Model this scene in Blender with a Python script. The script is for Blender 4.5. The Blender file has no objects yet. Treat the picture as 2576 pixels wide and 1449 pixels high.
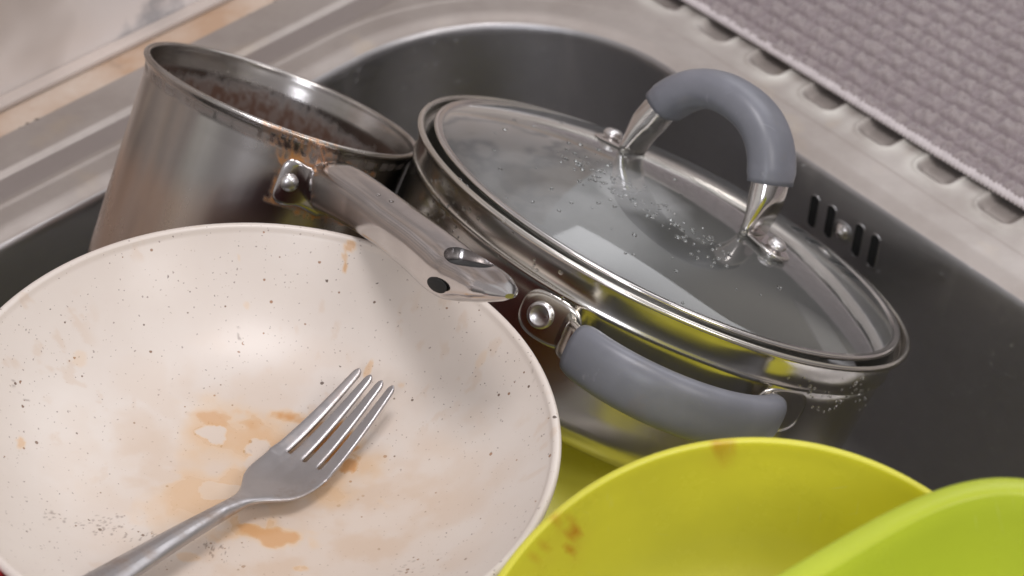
import bpy, bmesh, math, random
import numpy as np
from mathutils import Vector, Matrix
from mathutils.bvhtree import BVHTree
S = bpy.context.scene
COL = S.collection
R_ = math.radians
rng = np.random.default_rng(7)
random.seed(7)

# ------------------------------------------------------------------ camera
PITCH = R_(42.0); CAMZ = 0.68
cam_d = bpy.data.cameras.new("camera"); cam = bpy.data.objects.new("camera", cam_d); COL.objects.link(cam)
cam.location = (0, 0, CAMZ); cam.rotation_euler = (math.pi/2 - PITCH, 0, 0)
cam_d.sensor_width = 36; cam_d.lens = 72.33; cam_d.clip_start = 0.01; cam_d.clip_end = 50
cam_d.dof.use_dof = True; cam_d.dof.focus_distance = 0.85; cam_d.dof.aperture_fstop = 11
S.camera = cam
# ------------------------------------------------------------------ world + lamps
W = bpy.data.worlds.new("World"); S.world = W; W.use_nodes = True
wn = W.node_tree; wn.nodes.clear()
wo = wn.nodes.new('ShaderNodeOutputWorld'); bg = wn.nodes.new('ShaderNodeBackground')
tc = wn.nodes.new('ShaderNodeTexCoord'); sp = wn.nodes.new('ShaderNodeSeparateXYZ')
rp = wn.nodes.new('ShaderNodeValToRGB'); mr = wn.nodes.new('ShaderNodeMapRange')
mr.inputs[1].default_value = -1; mr.inputs[2].default_value = 1
wn.links.new(tc.outputs['Generated'], sp.inputs[0]); wn.links.new(sp.outputs[2], mr.inputs[0])
wn.links.new(mr.outputs[0], rp.inputs[0]); last = rp.outputs[0]
for dv0, c0, c1, col0 in (((.12,.93,.34), .90, .96, (.80,.80,.82,1)), ((-.55,.80,.22), .965, .985, (1.1,1.12,1.2,1)), ((.75,.62,.22), .93, .975, (.55,.50,.45,1)), ((-.75,-.45,.48), .93, .97, (.7,.68,.66,1))):
    vd = wn.nodes.new('ShaderNodeVectorMath'); vd.operation = 'DOT_PRODUCT'; nv_ = Vector(dv0).normalized(); vd.inputs[1].default_value = nv_
    nm_v = wn.nodes.new('ShaderNodeVectorMath'); nm_v.operation = 'NORMALIZE'; wn.links.new(tc.outputs['Generated'], nm_v.inputs[0]); wn.links.new(nm_v.outputs[0], vd.inputs[0])
    sm0 = wn.nodes.new('ShaderNodeMapRange'); sm0.interpolation_type = 'SMOOTHSTEP'; sm0.inputs[1].default_value = c0; sm0.inputs[2].default_value = c1
    wn.links.new(vd.outputs['Value'], sm0.inputs[0])
    mx = wn.nodes.new('ShaderNodeMix'); mx.data_type = 'RGBA'; wn.links.new(sm0.outputs[0], mx.inputs[0]); wn.links.new(last, mx.inputs[6]); mx.inputs[7].default_value = col0; last = mx.outputs[2]
wn.links.new(last, bg.inputs[0]); wn.links.new(bg.outputs[0], wo.inputs[0])
rp.color_ramp.elements[0].position = 0.42; rp.color_ramp.elements[0].color = (.05, .047, .047, 1)
rp.color_ramp.elements[1].position = 0.75; rp.color_ramp.elements[1].color = (.54, .51, .515, 1)
e = rp.color_ramp.elements.new(0.53); e.color = (.21, .195, .19, 1)
bg.inputs[1].default_value = 0.80

def area(name, loc, target, sx, sy, power, color):
    l = bpy.data.lights.new(name, 'AREA'); l.shape = 'RECTANGLE'; l.size = sx; l.size_y = sy; l.energy = power; l.color = color
    o = bpy.data.objects.new(name, l); COL.objects.link(o); o.location = loc
    o.rotation_euler = (Vector(target) - Vector(loc)).to_track_quat('-Z', 'Y').to_euler()
    return o
area('window_or_fill_light', (0.95, -0.15, 1.25), (0.0, 0.65, 0.0), 0.5, 0.6, 6.0, (1.0, .96, .95))
area('window_or_fill_light', (-0.35, -0.9, 1.15), (0.0, 0.8, 0.0), 0.45, 0.45, 6.5, (.88, .91, 1.0))
area('ceiling_light', (0.13, 0.56, 1.70), (0.03, 0.60, 0.0), 0.5, 0.5, 12.0, (1.0, .965, .975))

area('window_or_fill_light', (0.75, 1.60, 0.95), (0.06, 0.52, 0.08), 0.9, 0.7, 4.0, (.96, .97, 1.0))  # added fill from behind to make the lime bowls glow, no known window
S.render.engine = 'CYCLES'
S.view_settings.view_transform = 'Standard'; S.view_settings.look = 'None'
S.view_settings.exposure = 0.0; S.view_settings.gamma = 1.0; S.view_settings.use_curve_mapping = False
S.cycles.max_bounces = 10; S.cycles.glossy_bounces = 6; S.cycles.transparent_max_bounces = 12
S.cycles.caustics_reflective = True; S.cycles.sample_clamp_indirect = 4.0; S.cycles.blur_glossy = 0.5
S.cycles.use_denoising = True

# ------------------------------------------------------------------ helpers
FD = 5176.0; CX, CY = 1288.0, 724.5
cp, spn = math.cos(PITCH), math.sin(PITCH)
CAM = Vector((0, 0, CAMZ))
def ray(x, y):
    r = (x - CX)/FD; u = -(y - CY)/FD
    return Vector((r, cp + u*spn, -spn + u*cp))
def at(x, y, depth): return CAM + ray(x, y)*depth
def onz(x, y, z=0.0):
    d = ray(x, y); return CAM + d*((z - CAMZ)/d.z)
def link(o, parent=None):
    COL.objects.link(o)
    if parent: o.parent = parent
    return o
def thing(name, label, cat, loc=(0,0,0), rot=None, group=None):
    o = bpy.data.objects.new(name, None); o.empty_display_size = .01
    COL.objects.link(o); o.location = loc
    if rot is not None: o.rotation_euler = rot.to_euler()
    o['label'] = label; o['category'] = cat
    if group: o['group'] = group
    return o
def tag(o, label, cat, group=None):
    o['label'] = label; o['category'] = cat
    if group: o['group'] = group
def meshobj(name, V, F, mat, parent=None, smooth=True):
    me = bpy.data.meshes.new(name)
    me.from_pydata([tuple(v) for v in V], [], F); me.update()
    if smooth: me.polygons.foreach_set('use_smooth', [True]*len(me.polygons))
    if mat: me.materials.append(mat)
    o = bpy.data.objects.new(name, me); return link(o, parent)
def fixn(o):
    bm = bmesh.new(); bm.from_mesh(o.data); bmesh.ops.recalc_face_normals(bm, faces=bm.faces); bm.to_mesh(o.data); bm.free()
    return o
def lathe(name, prof, n, mat, parent, closed=False):
    P = np.array(prof, float); t = np.linspace(0, 2*np.pi, n, endpoint=False)
    V = np.stack([P[:,0][:,None]*np.cos(t), P[:,0][:,None]*np.sin(t), np.repeat(P[:,1][:,None], n, 1)], -1).reshape(-1, 3)
    m = len(P); F = []
    for i in range(m-1 if not closed else m):
        a = i*n; b = ((i+1) % m)*n
        for j in range(n):
            k = (j+1) % n; F.append((a+j, a+k, b+k, b+j))
    o = meshobj(name, V, F, mat, parent)
    bm = bmesh.new(); bm.from_mesh(o.data); bmesh.ops.remove_doubles(bm, verts=bm.verts, dist=1e-6)
    bmesh.ops.recalc_face_normals(bm, faces=bm.faces); bm.to_mesh(o.data); bm.free()
    o.data.polygons.foreach_set('use_smooth', [True]*len(o.data.polygons))
    return o
def dense(prof, step):
    out = [prof[0]]
    for a, b in zip(prof[:-1], prof[1:]):
        L = math.hypot(b[0]-a[0], b[1]-a[1]); k = max(1, int(L/step))
        for i in range(1, k+1): out.append((a[0]+(b[0]-a[0])*i/k, a[1]+(b[1]-a[1])*i/k))
    return out
def arc(cx, cz, r, a0, a1, n):
    return [(cx + r*math.cos(R_(a0+(a1-a0)*i/n)), cz + r*math.sin(R_(a0+(a1-a0)*i/n))) for i in range(n+1)]
def loft(name, secs, mat, parent, n=32, caps=True, closed=False):
    """secs: (center, U, V, su, sv, exponent)"""
    V = []; F = []
    for c, U, Vv, su, sv, ex in secs:
        for j in range(n):
            t = 2*math.pi*j/n; cc, ss = math.cos(t), math.sin(t)
            a = math.copysign(abs(cc)**(2/ex), cc); b = math.copysign(abs(ss)**(2/ex), ss)
            V.append(Vector(c) + Vector(U)*su*a + Vector(Vv)*sv*b)
    m = len(secs)
    for i in range(m if closed else m-1):
        i2 = (i+1) % m
        for j in range(n):
            k = (j+1) % n; F.append((i*n+j, i*n+k, i2*n+k, i2*n+j))
    if caps and not closed:
        F.append(tuple(range(n-1, -1, -1))); F.append(tuple((m-1)*n+j for j in range(n)))
    return fixn(meshobj(name, V, F, mat, parent))
def catmull(P, k=8):
    P = [np.array(p, float) for p in P]; Q = [2*P[0]-P[1]] + P + [2*P[-1]-P[-2]]; out = []
    for i in range(1, len(Q)-2):
        for j in range(k):
            t = j/k; a, b, c, d = Q[i-1:i+3]
            out.append(.5*((2*b) + (-a+c)*t + (2*a-5*b+4*c-d)*t*t + (-a+3*b-3*c+d)*t**3))
    out.append(P[-1]); return out
def frame_rot(n, xhint):
    n = Vector(n).normalized(); x = Vector(xhint); x = (x - n*x.dot(n)).normalized(); y = n.cross(x)
    return Matrix((x, y, n)).transposed()
def hit(o, x, y, far=False):
    """local point + normal where the sight line through photo point x,y meets object o"""
    bpy.context.view_layer.update()
    M = o.matrix_world; Mi = M.inverted()
    me = o.data; bv = BVHTree.FromPolygons([v.co for v in me.vertices], [p.vertices for p in me.polygons])
    d = (Mi.to_3x3() @ ray(x, y)).normalized(); org = Mi @ CAM
    l, nn, i, dist = bv.ray_cast(org, d)
    if far and l is not None:
        l, nn, i, dist = bv.ray_cast(l + d*.004, d)
    return l, nn
# value noise in numpy
_T = rng.random((256, 256))
def vnoise(x, y):
    xi = np.floor(x).astype(int); yi = np.floor(y).astype(int); fx = x-xi; fy = y-yi
    fx = fx*fx*(3-2*fx); fy = fy*fy*(3-2*fy)
    g = lambda a, b: _T[a % 256, b % 256]
    return (g(xi,yi)*(1-fx)+g(xi+1,yi)*fx)*(1-fy) + (g(xi,yi+1)*(1-fx)+g(xi+1,yi+1)*fx)*fy
def fbm(x, y, o=4):
    s = 0; a = .5; t = 0
    for i in range(o):
        s = s + a*vnoise(x*2**i + 17*i, y*2**i + 31*i); t += a; a *= .5
    return s/t
def sstep(a, b, x):
    t = np.clip((x-a)/(b-a), 0, 1); return t*t*(3-2*t)
def verts(o):
    a = np.empty(len(o.data.vertices)*3); o.data.vertices.foreach_get('co', a); return a.reshape(-1, 3)
def attr(o, name, vals):
    a = o.data.attributes.new(name, 'FLOAT', 'POINT'); a.data.foreach_set('value', np.asarray(vals, dtype=np.float32))

# ------------------------------------------------------------------ materials
def newmat(name):
    m = bpy.data.materials.new(name); m.use_nodes = True; nt = m.node_tree
    return m, nt, nt.nodes['Principled BSDF']
def N(nt, t, **k):
    n = nt.nodes.new(t)
    for a, b in k.items():
        if a.startswith('i_'): n.inputs[int(a[2:])].default_value = b
        else: setattr(n, a, b)
    return n
def noise(nt, scale, detail=3, vec=None, stretch=None, rough=.5):
    t = N(nt, 'ShaderNodeTexCoord'); src = t.outputs['Object']
    if stretch:
        mp = N(nt, 'ShaderNodeMapping'); mp.inputs['Scale'].default_value = stretch; nt.links.new(src, mp.inputs[0]); src = mp.outputs[0]
    n = N(nt, 'ShaderNodeTexNoise'); n.inputs['Scale'].default_value = scale; n.inputs['Detail'].default_value = detail
    n.inputs['Roughness'].default_value = rough
    nt.links.new(src, n.inputs['Vector']); return n.outputs['Fac']
def rampf(nt, src, p0, v0, p1, v1):
    r = N(nt, 'ShaderNodeMapRange'); nt.links.new(src, r.inputs[0])
    r.inputs[1].default_value = p0; r.inputs[2].default_value = p1; r.inputs[3].default_value = v0; r.inputs[4].default_value = v1
    return r.outputs[0]
def mix(nt, fac, a, b):
    m = N(nt, 'ShaderNodeMix', data_type='RGBA')
    for s, v in ((m.inputs[0], fac), (m.inputs[6], a), (m.inputs[7], b)):
        if isinstance(v, (tuple, float, int)): s.default_value = (*v, 1) if isinstance(v, tuple) and len(v) == 3 else v
        else: nt.links.new(v, s)
    return m.outputs[2]
def math_(nt, op, a, b=None):
    m = N(nt, 'ShaderNodeMath', operation=op)
    for i, v in enumerate((a, b)):
        if v is None: continue
        if isinstance(v, (float, int)): m.inputs[i].default_value = v
        else: nt.links.new(v, m.inputs[i])
    return m.outputs[0]
def bump(nt, bs, h, strength, dist=.001, prev=None):
    b = N(nt, 'ShaderNodeBump'); b.inputs['Strength'].default_value = strength; b.inputs['Distance'].default_value = dist
    nt.links.new(h, b.inputs['Height'])
    if prev: nt.links.new(prev, b.inputs['Normal'])
    nt.links.new(b.outputs[0], bs.inputs['Normal']); return b.outputs[0]
def getattr_(nt, name):
    a = N(nt, 'ShaderNodeAttribute', attribute_name=name); return a.outputs['Fac']

def steel(name, col=(.60,.57,.55), rough=.25, rvar=.12, brushed=None, bstr=.08, smudge=18, dirt=None, specks=0.0):
    m, nt, b = newmat(name); b.inputs['Metallic'].default_value = 1
    n1 = noise(nt, smudge, 5, rough=.6)
    c = mix(nt, rampf(nt, n1, .35, 0, .7, 1), tuple(x*.86 for x in col), col)
    r = rampf(nt, n1, .3, rough+rvar, .7, rough)
    if brushed:
        n2 = noise(nt, 60, 3, stretch=brushed)
        r = math_(nt, 'ADD', r, rampf(nt, n2, .3, -.06, .7, .06))
        bump(nt, b, n2, bstr, .0004)
    else:
        n2 = noise(nt, 45, 3); bump(nt, b, n2, bstr*.5, .0008)
    if dirt:
        n3 = noise(nt, 55, 6, rough=.65); f = rampf(nt, n3, .54, 0, .72, .55)
        c = mix(nt, f, c, dirt); r = math_(nt, 'ADD', r, rampf(nt, n3, .5, 0, .72, .25))
    if specks:
        v = N(nt, 'ShaderNodeTexVoronoi'); v.inputs['Scale'].default_value = 160
        t = N(nt, 'ShaderNodeTexCoord'); nt.links.new(t.outputs['Object'], v.inputs['Vector'])
        sx = N(nt, 'ShaderNodeSeparateColor'); nt.links.new(v.outputs['Color'], sx.inputs[0])
        k = math_(nt, 'MULTIPLY', rampf(nt, v.outputs['Distance'], .12, 1, .2, 0), rampf(nt, sx.outputs[0], .78, 0, .8, 1))
        c = mix(nt, math_(nt, 'MULTIPLY', k, specks), c, (.70,.70,.70))
        sc_n = noise(nt, 26, 4, stretch=(1,1,.25), rough=.6); f2 = rampf(nt, sc_n, .60, 0, .78, .45)
        c = mix(nt, f2, c, (.62,.60,.58)); r = math_(nt, 'ADD', r, math_(nt, 'MULTIPLY', f2, .25))
        r = math_(nt, 'ADD', r, math_(nt, 'MULTIPLY', k, .3))
    nt.links.new(c, b.inputs['Base Color']); nt.links.new(r, b.inputs['Roughness'])
    return m
M_bowl = steel('sink_steel', (.42,.41,.415), .36, .14, smudge=14, brushed=(1.5,1.5,40), bstr=.12, specks=.35)
M_chrome = steel('polished_steel', (.72,.69,.67), .10, .08, smudge=30)
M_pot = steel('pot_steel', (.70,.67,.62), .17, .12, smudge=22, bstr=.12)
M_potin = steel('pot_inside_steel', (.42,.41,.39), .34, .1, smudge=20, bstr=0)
M_fork = steel('fork_steel', (.48,.46,.465), .29, .12, smudge=60, bstr=.08, dirt=(.30,.20,.13))
M_handle = steel('handle_steel', (.58,.55,.54), .13, .06, smudge=40, bstr=.0)
M_rivet = steel('rivet_steel', (.80,.78,.78), .25, .1, smudge=120)

def deck_mat():
    m, nt, b = newmat('deck_steel'); b.inputs['Metallic'].default_value = .6
    n1 = noise(nt, 12, 6, rough=.65); n2 = noise(nt, 30, 4)
    c = mix(nt, rampf(nt, n1, .38, 0, .62, 1), (.36,.32,.295), (.44,.40,.375))
    c = mix(nt, rampf(nt, n2, .58, 0, .75, .35), c, (.52,.42,.30))
    # linen emboss on the long band
    a = getattr_(nt, 'linen')
    t = N(nt, 'ShaderNodeTexCoord'); br = N(nt, 'ShaderNodeTexChecker'); br.inputs['Scale'].default_value = 900
    mp = N(nt, 'ShaderNodeMapping'); mp.inputs['Rotation'].default_value = (0, 0, R_(43.5))
    nt.links.new(t.outputs['Object'], mp.inputs[0]); nt.links.new(mp.outputs[0], br.inputs['Vector'])
    h = math_(nt, 'MULTIPLY', br.outputs['Fac'], a)
    h = math_(nt, 'ADD', h, math_(nt, 'MULTIPLY', noise(nt, 40, 3), .6))
    bump(nt, b, h, .35, .0006)
    c = mix(nt, math_(nt, 'MULTIPLY', a, .75), c, (.30,.265,.255))
    lime = getattr_(nt, 'lime')
    c = mix(nt, math_(nt, 'MULTIPLY', lime, rampf(nt, n2, .35, .2, .6, .9)), c, (.62,.60,.56))  # limescale, with the groove lips' highlight put into this pale colour
    nt.links.new(c, b.inputs['Base Color'])
    r = math_(nt, 'ADD', rampf(nt, n1, .3, .58, .7, .46), math_(nt, 'MULTIPLY', lime, .15)); nt.links.new(r, b.inputs['Roughness'])
    return m
M_deck = deck_mat()

def stained_steel(name, col, rough, brushed):
    m, nt, b = newmat(name); b.inputs['Metallic'].default_value = 1
    n1 = noise(nt, 20, 5, rough=.6); n2 = noise(nt, 50, 3, stretch=brushed); n3 = noise(nt, 240, 4, stretch=(1,1,.35))
    c = mix(nt, rampf(nt, n1, .35, 0, .7, 1), tuple(x*.85 for x in col), col)
    refl_streaks = noise(nt, 34, 3, stretch=(1,1,.04)); c = mix(nt, rampf(nt, refl_streaks, .42, 0, .62, .55), c, (.27,.235,.20))  # brown streaks: reflections of the surroundings put into the colour
    og = getattr_(nt, 'orange'); br = getattr_(nt, 'burnt')
    c = mix(nt, math_(nt, 'MULTIPLY', og, .95), c, (.62,.27,.07))
    c = mix(nt, br, c, (.085,.034,.017))
    nt.links.new(c, b.inputs['Base Color'])
    r = math_(nt, 'ADD', rampf(nt, n1, .3, rough+.1, .7, rough), rampf(nt, n2, .3, -.04, .7, .05))
    r = math_(nt, 'ADD', r, math_(nt, 'MULTIPLY', br, .5)); r = math_(nt, 'ADD', r, math_(nt, 'MULTIPLY', og, .12))
    nt.links.new(r, b.inputs['Roughness'])
    mt = math_(nt, 'SUBTRACT', 1.0, math_(nt, 'MULTIPLY', br, 1.0)); mt = math_(nt, 'SUBTRACT', mt, math_(nt, 'MULTIPLY', og, .35))
    nt.links.new(mt, b.inputs['Metallic'])
    h = math_(nt, 'ADD', math_(nt, 'MULTIPLY', n2, .2), math_(nt, 'MULTIPLY', br, math_(nt, 'MULTIPLY', n3, 1.0)))
    bump(nt, b, h, .12, .0005)
    return m
M_sauce = stained_steel('saucepan_steel', (.50,.475,.455), .17, (1, 1, .12))

def silicone():
    m, nt, b = newmat('grey_silicone')
    c = mix(nt, rampf(nt, noise(nt, 60, 4), .4, 0, .7, 1), (.16,.165,.19), (.19,.195,.225))
    c = mix(nt, rampf(nt, noise(nt, 16, 4, stretch=(1,25,8)), .66, 0, .76, .35), c, (.33,.33,.36))
    c = mix(nt, rampf(nt, noise(nt, 35, 6, rough=.7), .58, 0, .72, .4), c, (.20,.17,.15))
    nt.links.new(c, b.inputs['Base Color']); b.inputs['Roughness'].default_value = .38
    bump(nt, b, noise(nt, 900, 2), .05, .0003)
    return m
M_sil = silicone()

def ceramic():
    m, nt, b = newmat('speckled_ceramic')
    t = N(nt, 'ShaderNodeTexCoord')
    base = mix(nt, rampf(nt, noise(nt, 14, 5, rough=.6), .35, 0, .7, 1), (.62,.55,.495), (.67,.61,.56))
    def speck(scale, r0, r1, keep, col, base, amt=.85):
        v = N(nt, 'ShaderNodeTexVoronoi'); v.inputs['Scale'].default_value = scale
        d = N(nt, 'ShaderNodeTexNoise'); d.inputs['Scale'].default_value = scale*1.7; nt.links.new(t.outputs['Object'], d.inputs['Vector'])
        ad = N(nt, 'ShaderNodeVectorMath', operation='MULTIPLY_ADD'); ad.inputs[1].default_value = (.6/scale,)*3
        nt.links.new(d.outputs['Color'], ad.inputs[0]); nt.links.new(t.outputs['Object'], ad.inputs[2]); nt.links.new(ad.outputs[0], v.inputs['Vector'])
        s = N(nt, 'ShaderNodeSeparateColor'); nt.links.new(v.outputs['Color'], s.inputs[0])
        k = rampf(nt, s.outputs[0], keep, 0, keep+.02, 1)
        sz = rampf(nt, s.outputs[1], 0, r0, 1, r1)
        dd = math_(nt, 'SUBTRACT', sz, v.outputs['Distance']); f = rampf(nt, dd, 0, 0, .04, amt)
        return mix(nt, math_(nt, 'MULTIPLY', f, k), base, col)
    base = speck(420, .10, .20, .55, (.25,.19,.17), base, .75)
    base = speck(250, .05, .115, .66, (.10,.07,.06), base, .9)
    base = speck(700, .1, .25, .86, (.36,.27,.2), base, .5)
    dr_a = getattr_(nt, 'dirt')
    v = N(nt, 'ShaderNodeTexVoronoi'); v.inputs['Scale'].default_value = 520; nt.links.new(t.outputs['Object'], v.inputs['Vector'])
    s2 = N(nt, 'ShaderNodeSeparateColor'); nt.links.new(v.outputs['Color'], s2.inputs[0])
    kk = math_(nt, 'GREATER_THAN', math_(nt, 'ADD', s2.outputs[0], math_(nt, 'MULTIPLY', dr_a, .75)), .975)
    sz = rampf(nt, math_(nt, 'POWER', s2.outputs[1], 3.0), 0, .14, 1, .55)
    ff = rampf(nt, math_(nt, 'SUBTRACT', sz, v.outputs['Distance']), 0, 0, .1, .9)
    base = mix(nt, math_(nt, 'MULTIPLY', ff, kk), base, mix(nt, s2.outputs[2], (.05,.03,.02), (.30,.14,.06)))
    film = getattr_(nt, 'film'); oil = getattr_(nt, 'oil'); crumb = getattr_(nt, 'crumb')
    base = mix(nt, math_(nt, 'MULTIPLY', film, .9), base, (.56,.415,.30))
    base = mix(nt, math_(nt, 'MULTIPLY', oil, .92), base, mix(nt, math_(nt, 'POWER', oil, 1.6), (.70,.45,.20), (.52,.22,.045)))
    base = mix(nt, crumb, base, (.085,.04,.022))
    nt.links.new(base, b.inputs['Base Color'])
    r = math_(nt, 'SUBTRACT', .42, math_(nt, 'MULTIPLY', oil, .22)); r = math_(nt, 'SUBTRACT', r, math_(nt, 'MULTIPLY', film, .08))
    nt.links.new(r, b.inputs['Roughness'])
    h = math_(nt, 'ADD', math_(nt, 'MULTIPLY', noise(nt, 300, 3), .15), math_(nt, 'MULTIPLY', crumb, 1.0))
    bump(nt, b, h, .25, .0006)
    b.inputs['Coat Weight'].default_value = .25; b.inputs['Coat Roughness'].default_value = .25
    return m
M_cer = ceramic()
def plain(name, col, rough, metallic=0, var=.1, scale=30, bstr=0):
    m, nt, b = newmat(name)
    c = mix(nt, rampf(nt, noise(nt, scale, 4), .35, 0, .7, 1), tuple(x*(1-var) for x in col), col)
    nt.links.new(c, b.inputs['Base Color']); b.inputs['Roughness'].default_value = rough; b.inputs['Metallic'].default_value = metallic
    if bstr: bump(nt, b, noise(nt, scale*8, 4), bstr, .0008)
    return m
M_red = plain('red_enamel', (.13,.012,.010), .4)
M_hole_shade = plain('hole_shade', (.01,.01,.01), .8)
M_pepper = plain('red_pepper_skin', (.50,.09,.04), .35, var=.4, scale=120)
M_green_refl = plain('green_reflection_patch', (.07,.22,.05), .4, var=.4, scale=120)

def lime(name, col, spots):
    m, nt, b = newmat(name)
    n = noise(nt, 16, 4)
    c = mix(nt, rampf(nt, n, .35, 0, .7, 1), tuple(x*.9 for x in col), col)
    if spots:
        c = mix(nt, math_(nt, 'MULTIPLY', getattr_(nt, 'sauce'), .75), c, (.62,.16,.03))
    nt.links.new(c, b.inputs['Base Color']); b.inputs['Roughness'].default_value = .22
    nt.links.new(rampf(nt, noise(nt, 25, 5, rough=.65), .3, .32, .7, .2), b.inputs['Roughness'])
    n4 = noise(nt, 30, 5, rough=.6); bump(nt, b, n4, .06, .001)
    for st_, am_ in (((2, 60, 2), .35), ((70, 3, 3), .25)):
        sc1 = noise(nt, 14, 3, stretch=st_); c = mix(nt, rampf(nt, sc1, .70, 0, .76, am_), c, (.92,.92,.55))
    nt.links.new(c, b.inputs['Base Color'])
    tr = N(nt, 'ShaderNodeBsdfTranslucent'); nt.links.new(c, tr.inputs[0])
    ms = N(nt, 'ShaderNodeMixShader'); ms.inputs[0].default_value = .48
    out = nt.nodes['Material Output']
    nt.links.new(b.outputs[0], ms.inputs[1]); nt.links.new(tr.outputs[0], ms.inputs[2]); nt.links.new(ms.outputs[0], out.inputs[0])
    return m
M_lime = lime('lime_plastic', (.98,.95,.15), True)
M_lime_shaded = lime('lime_plastic_shaded', (.72,.81,.085), False)  # same lime plastic, with the front bowl's inner shade put into the colour

def glass():
    m, nt, b = newmat('lid_glass'); nt.nodes.remove(b); out = nt.nodes['Material Output']
    tr = N(nt, 'ShaderNodeBsdfTransparent'); tr.inputs[0].default_value = (.90,.92,.905,1)
    gl = N(nt, 'ShaderNodeBsdfGlossy'); gl.inputs['Color'].default_value = (1,1,1,1)
    fr = N(nt, 'ShaderNodeFresnel'); fr.inputs['IOR'].default_value = 1.5
    n1 = noise(nt, 22, 6, rough=.65)
    nt.links.new(rampf(nt, n1, .4, .03, .75, .10), gl.inputs['Roughness'])
    m1 = N(nt, 'ShaderNodeMixShader'); f = math_(nt, 'MULTIPLY', fr.outputs[0], 1.8); f = math_(nt, 'MINIMUM', f, 1.0)
    nt.links.new(f, m1.inputs[0]); nt.links.new(tr.outputs[0], m1.inputs[1]); nt.links.new(gl.outputs[0], m1.inputs[2])
    df = N(nt, 'ShaderNodeBsdfDiffuse'); df.inputs[0].default_value = (.75,.77,.78,1)
    m2 = N(nt, 'ShaderNodeMixShader'); fog_glare = getattr_(nt, 'fog_glare')
    nt.links.new(math_(nt, 'ADD', math_(nt, 'MULTIPLY', fog_glare, rampf(nt, n1, .3, .35, .7, .8)), .05), m2.inputs[0])  # condensation haze, also milky room reflections put in as pale diffuse
    nt.links.new(m1.outputs[0], m2.inputs[1]); nt.links.new(df.outputs[0], m2.inputs[2])
    nt.links.new(m2.outputs[0], out.inputs[0]); return m
M_glass = glass()
def water():
    m, nt, b = newmat('water_drop'); b.inputs['Transmission Weight'].default_value = 1; b.inputs['IOR'].default_value = 1.33
    b.inputs['Roughness'].default_value = .02; b.inputs['Base Color'].default_value = (.95,.96,.97,1); return m
M_water = water()

# ------------------------------------------------------------------ sink frame
X0 = Vector((0.00581, 1.04336, 0)); DL = Vector((-0.7258, -0.6879, 0)).normalized(); DR = Vector((0.64075, -0.76775, 0)).normalized()
NL = Vector((DL.y, -DL.x, 0)); NR = Vector((-DR.y, DR.x, 0))      # outward normals of the two visible sides
LL, LR = 0.62, 0.56                                                # side lengths
corners = [X0, X0 + DL*LL, X0 + DL*LL + DR*LR, X0 + DR*LR]
def outline(off, rad, nc=40, straight=None):
    """rounded quad offset outward by off; returns points (x,y). straight = samples per side"""
    C = corners; n = 4; cen = sum(C, Vector())/4
    lines = []
    for i in range(4):
        a, b = C[i], C[(i+1) % 4]; d = (b-a).normalized(); nn = Vector((d.y, -d.x, 0))
        if nn.dot(a-cen) < 0: nn = -nn
        lines.append((a + nn*off, d, nn))
    pts = []
    P = []
    for i in range(4):
        (a, d, _), (b, e, _) = lines[i-1], lines[i]
        den = d.x*e.y - d.y*e.x; t = ((b.x-a.x)*e.y - (b.y-a.y)*e.x)/den
        P.append(a + d*t)
    arcs = []
    for i in range(4):
        p = P[i]; u = (P[i-1]-p).normalized(); v = (P[(i+1) % 4]-p).normalized()
        half = math.acos(max(-1, min(1, u.dot(v))))/2; bis = (u+v).normalized(); c = p + bis*(rad/math.sin(half)); tl = rad/math.tan(half)
        s, t = p + u*tl, p + v*tl; a0 = math.atan2(s.y-c.y, s.x-c.x); a1 = math.atan2(t.y-c.y, t.x-c.x)
        da = (a1-a0+math.pi) % (2*math.pi) - math.pi
        arcs.append([(c.x+rad*math.cos(a0+da*k/nc), c.y+rad*math.sin(a0+da*k/nc)) for k in range(nc+1)])
    ns = straight or (60, 8, 8, 60)
    for i in range(4):
        pts += arcs[i]; s = arcs[i][-1]; t = arcs[(i+1) % 4][0]
        for k in range(1, ns[i]): pts.append((s[0]+(t[0]-s[0])*k/ns[i], s[1]+(t[1]-s[1])*k/ns[i]))
    return np.array(pts)
RC = 0.121
def rings(name, spec, mat, parent, cap=False, straight=None, nc=40, zf=None):
    loops = []
    for off, z in spec:
        p = outline(off, max(.004, RC+off), nc, straight); zz = np.full(len(p), z)
        loops.append(np.column_stack([p, zz]))
    n = len(loops[0]); V = np.concatenate(loops); F = []
    for i in range(len(loops)-1):
        for j in range(n):
            k = (j+1) % n; F.append((i*n+j, i*n+k, (i+1)*n+k, (i+1)*n+j))
    if cap: F.append(tuple((len(loops)-1)*n + j for j in range(n)))
    if zf is not None: V[:,2] += zf(V)
    return meshobj(name, V, F, mat, parent)

sink = thing('kitchen_sink', 'stained stainless steel kitchen sink with a rounded corner bowl full of dirty dishes', 'sink', (0,0,0))
# bowl wall with draft, floor radius
spec = [(0.0, -.0030), (-.0010, -.0036), (-.0022, -.006), (-.0030, -.010)]
for i in range(1, 13): spec.append((-.0030 - .009*i/12, -.010 - .140*i/12))
for i in range(1, 9):
    a = R_(90*i/8); spec.append((-.012 - .035*(1-math.cos(a)), -.150 - .035*math.sin(a)))
bowl = rings('bowl', spec, M_bowl, sink, cap=True, nc=48)
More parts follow.
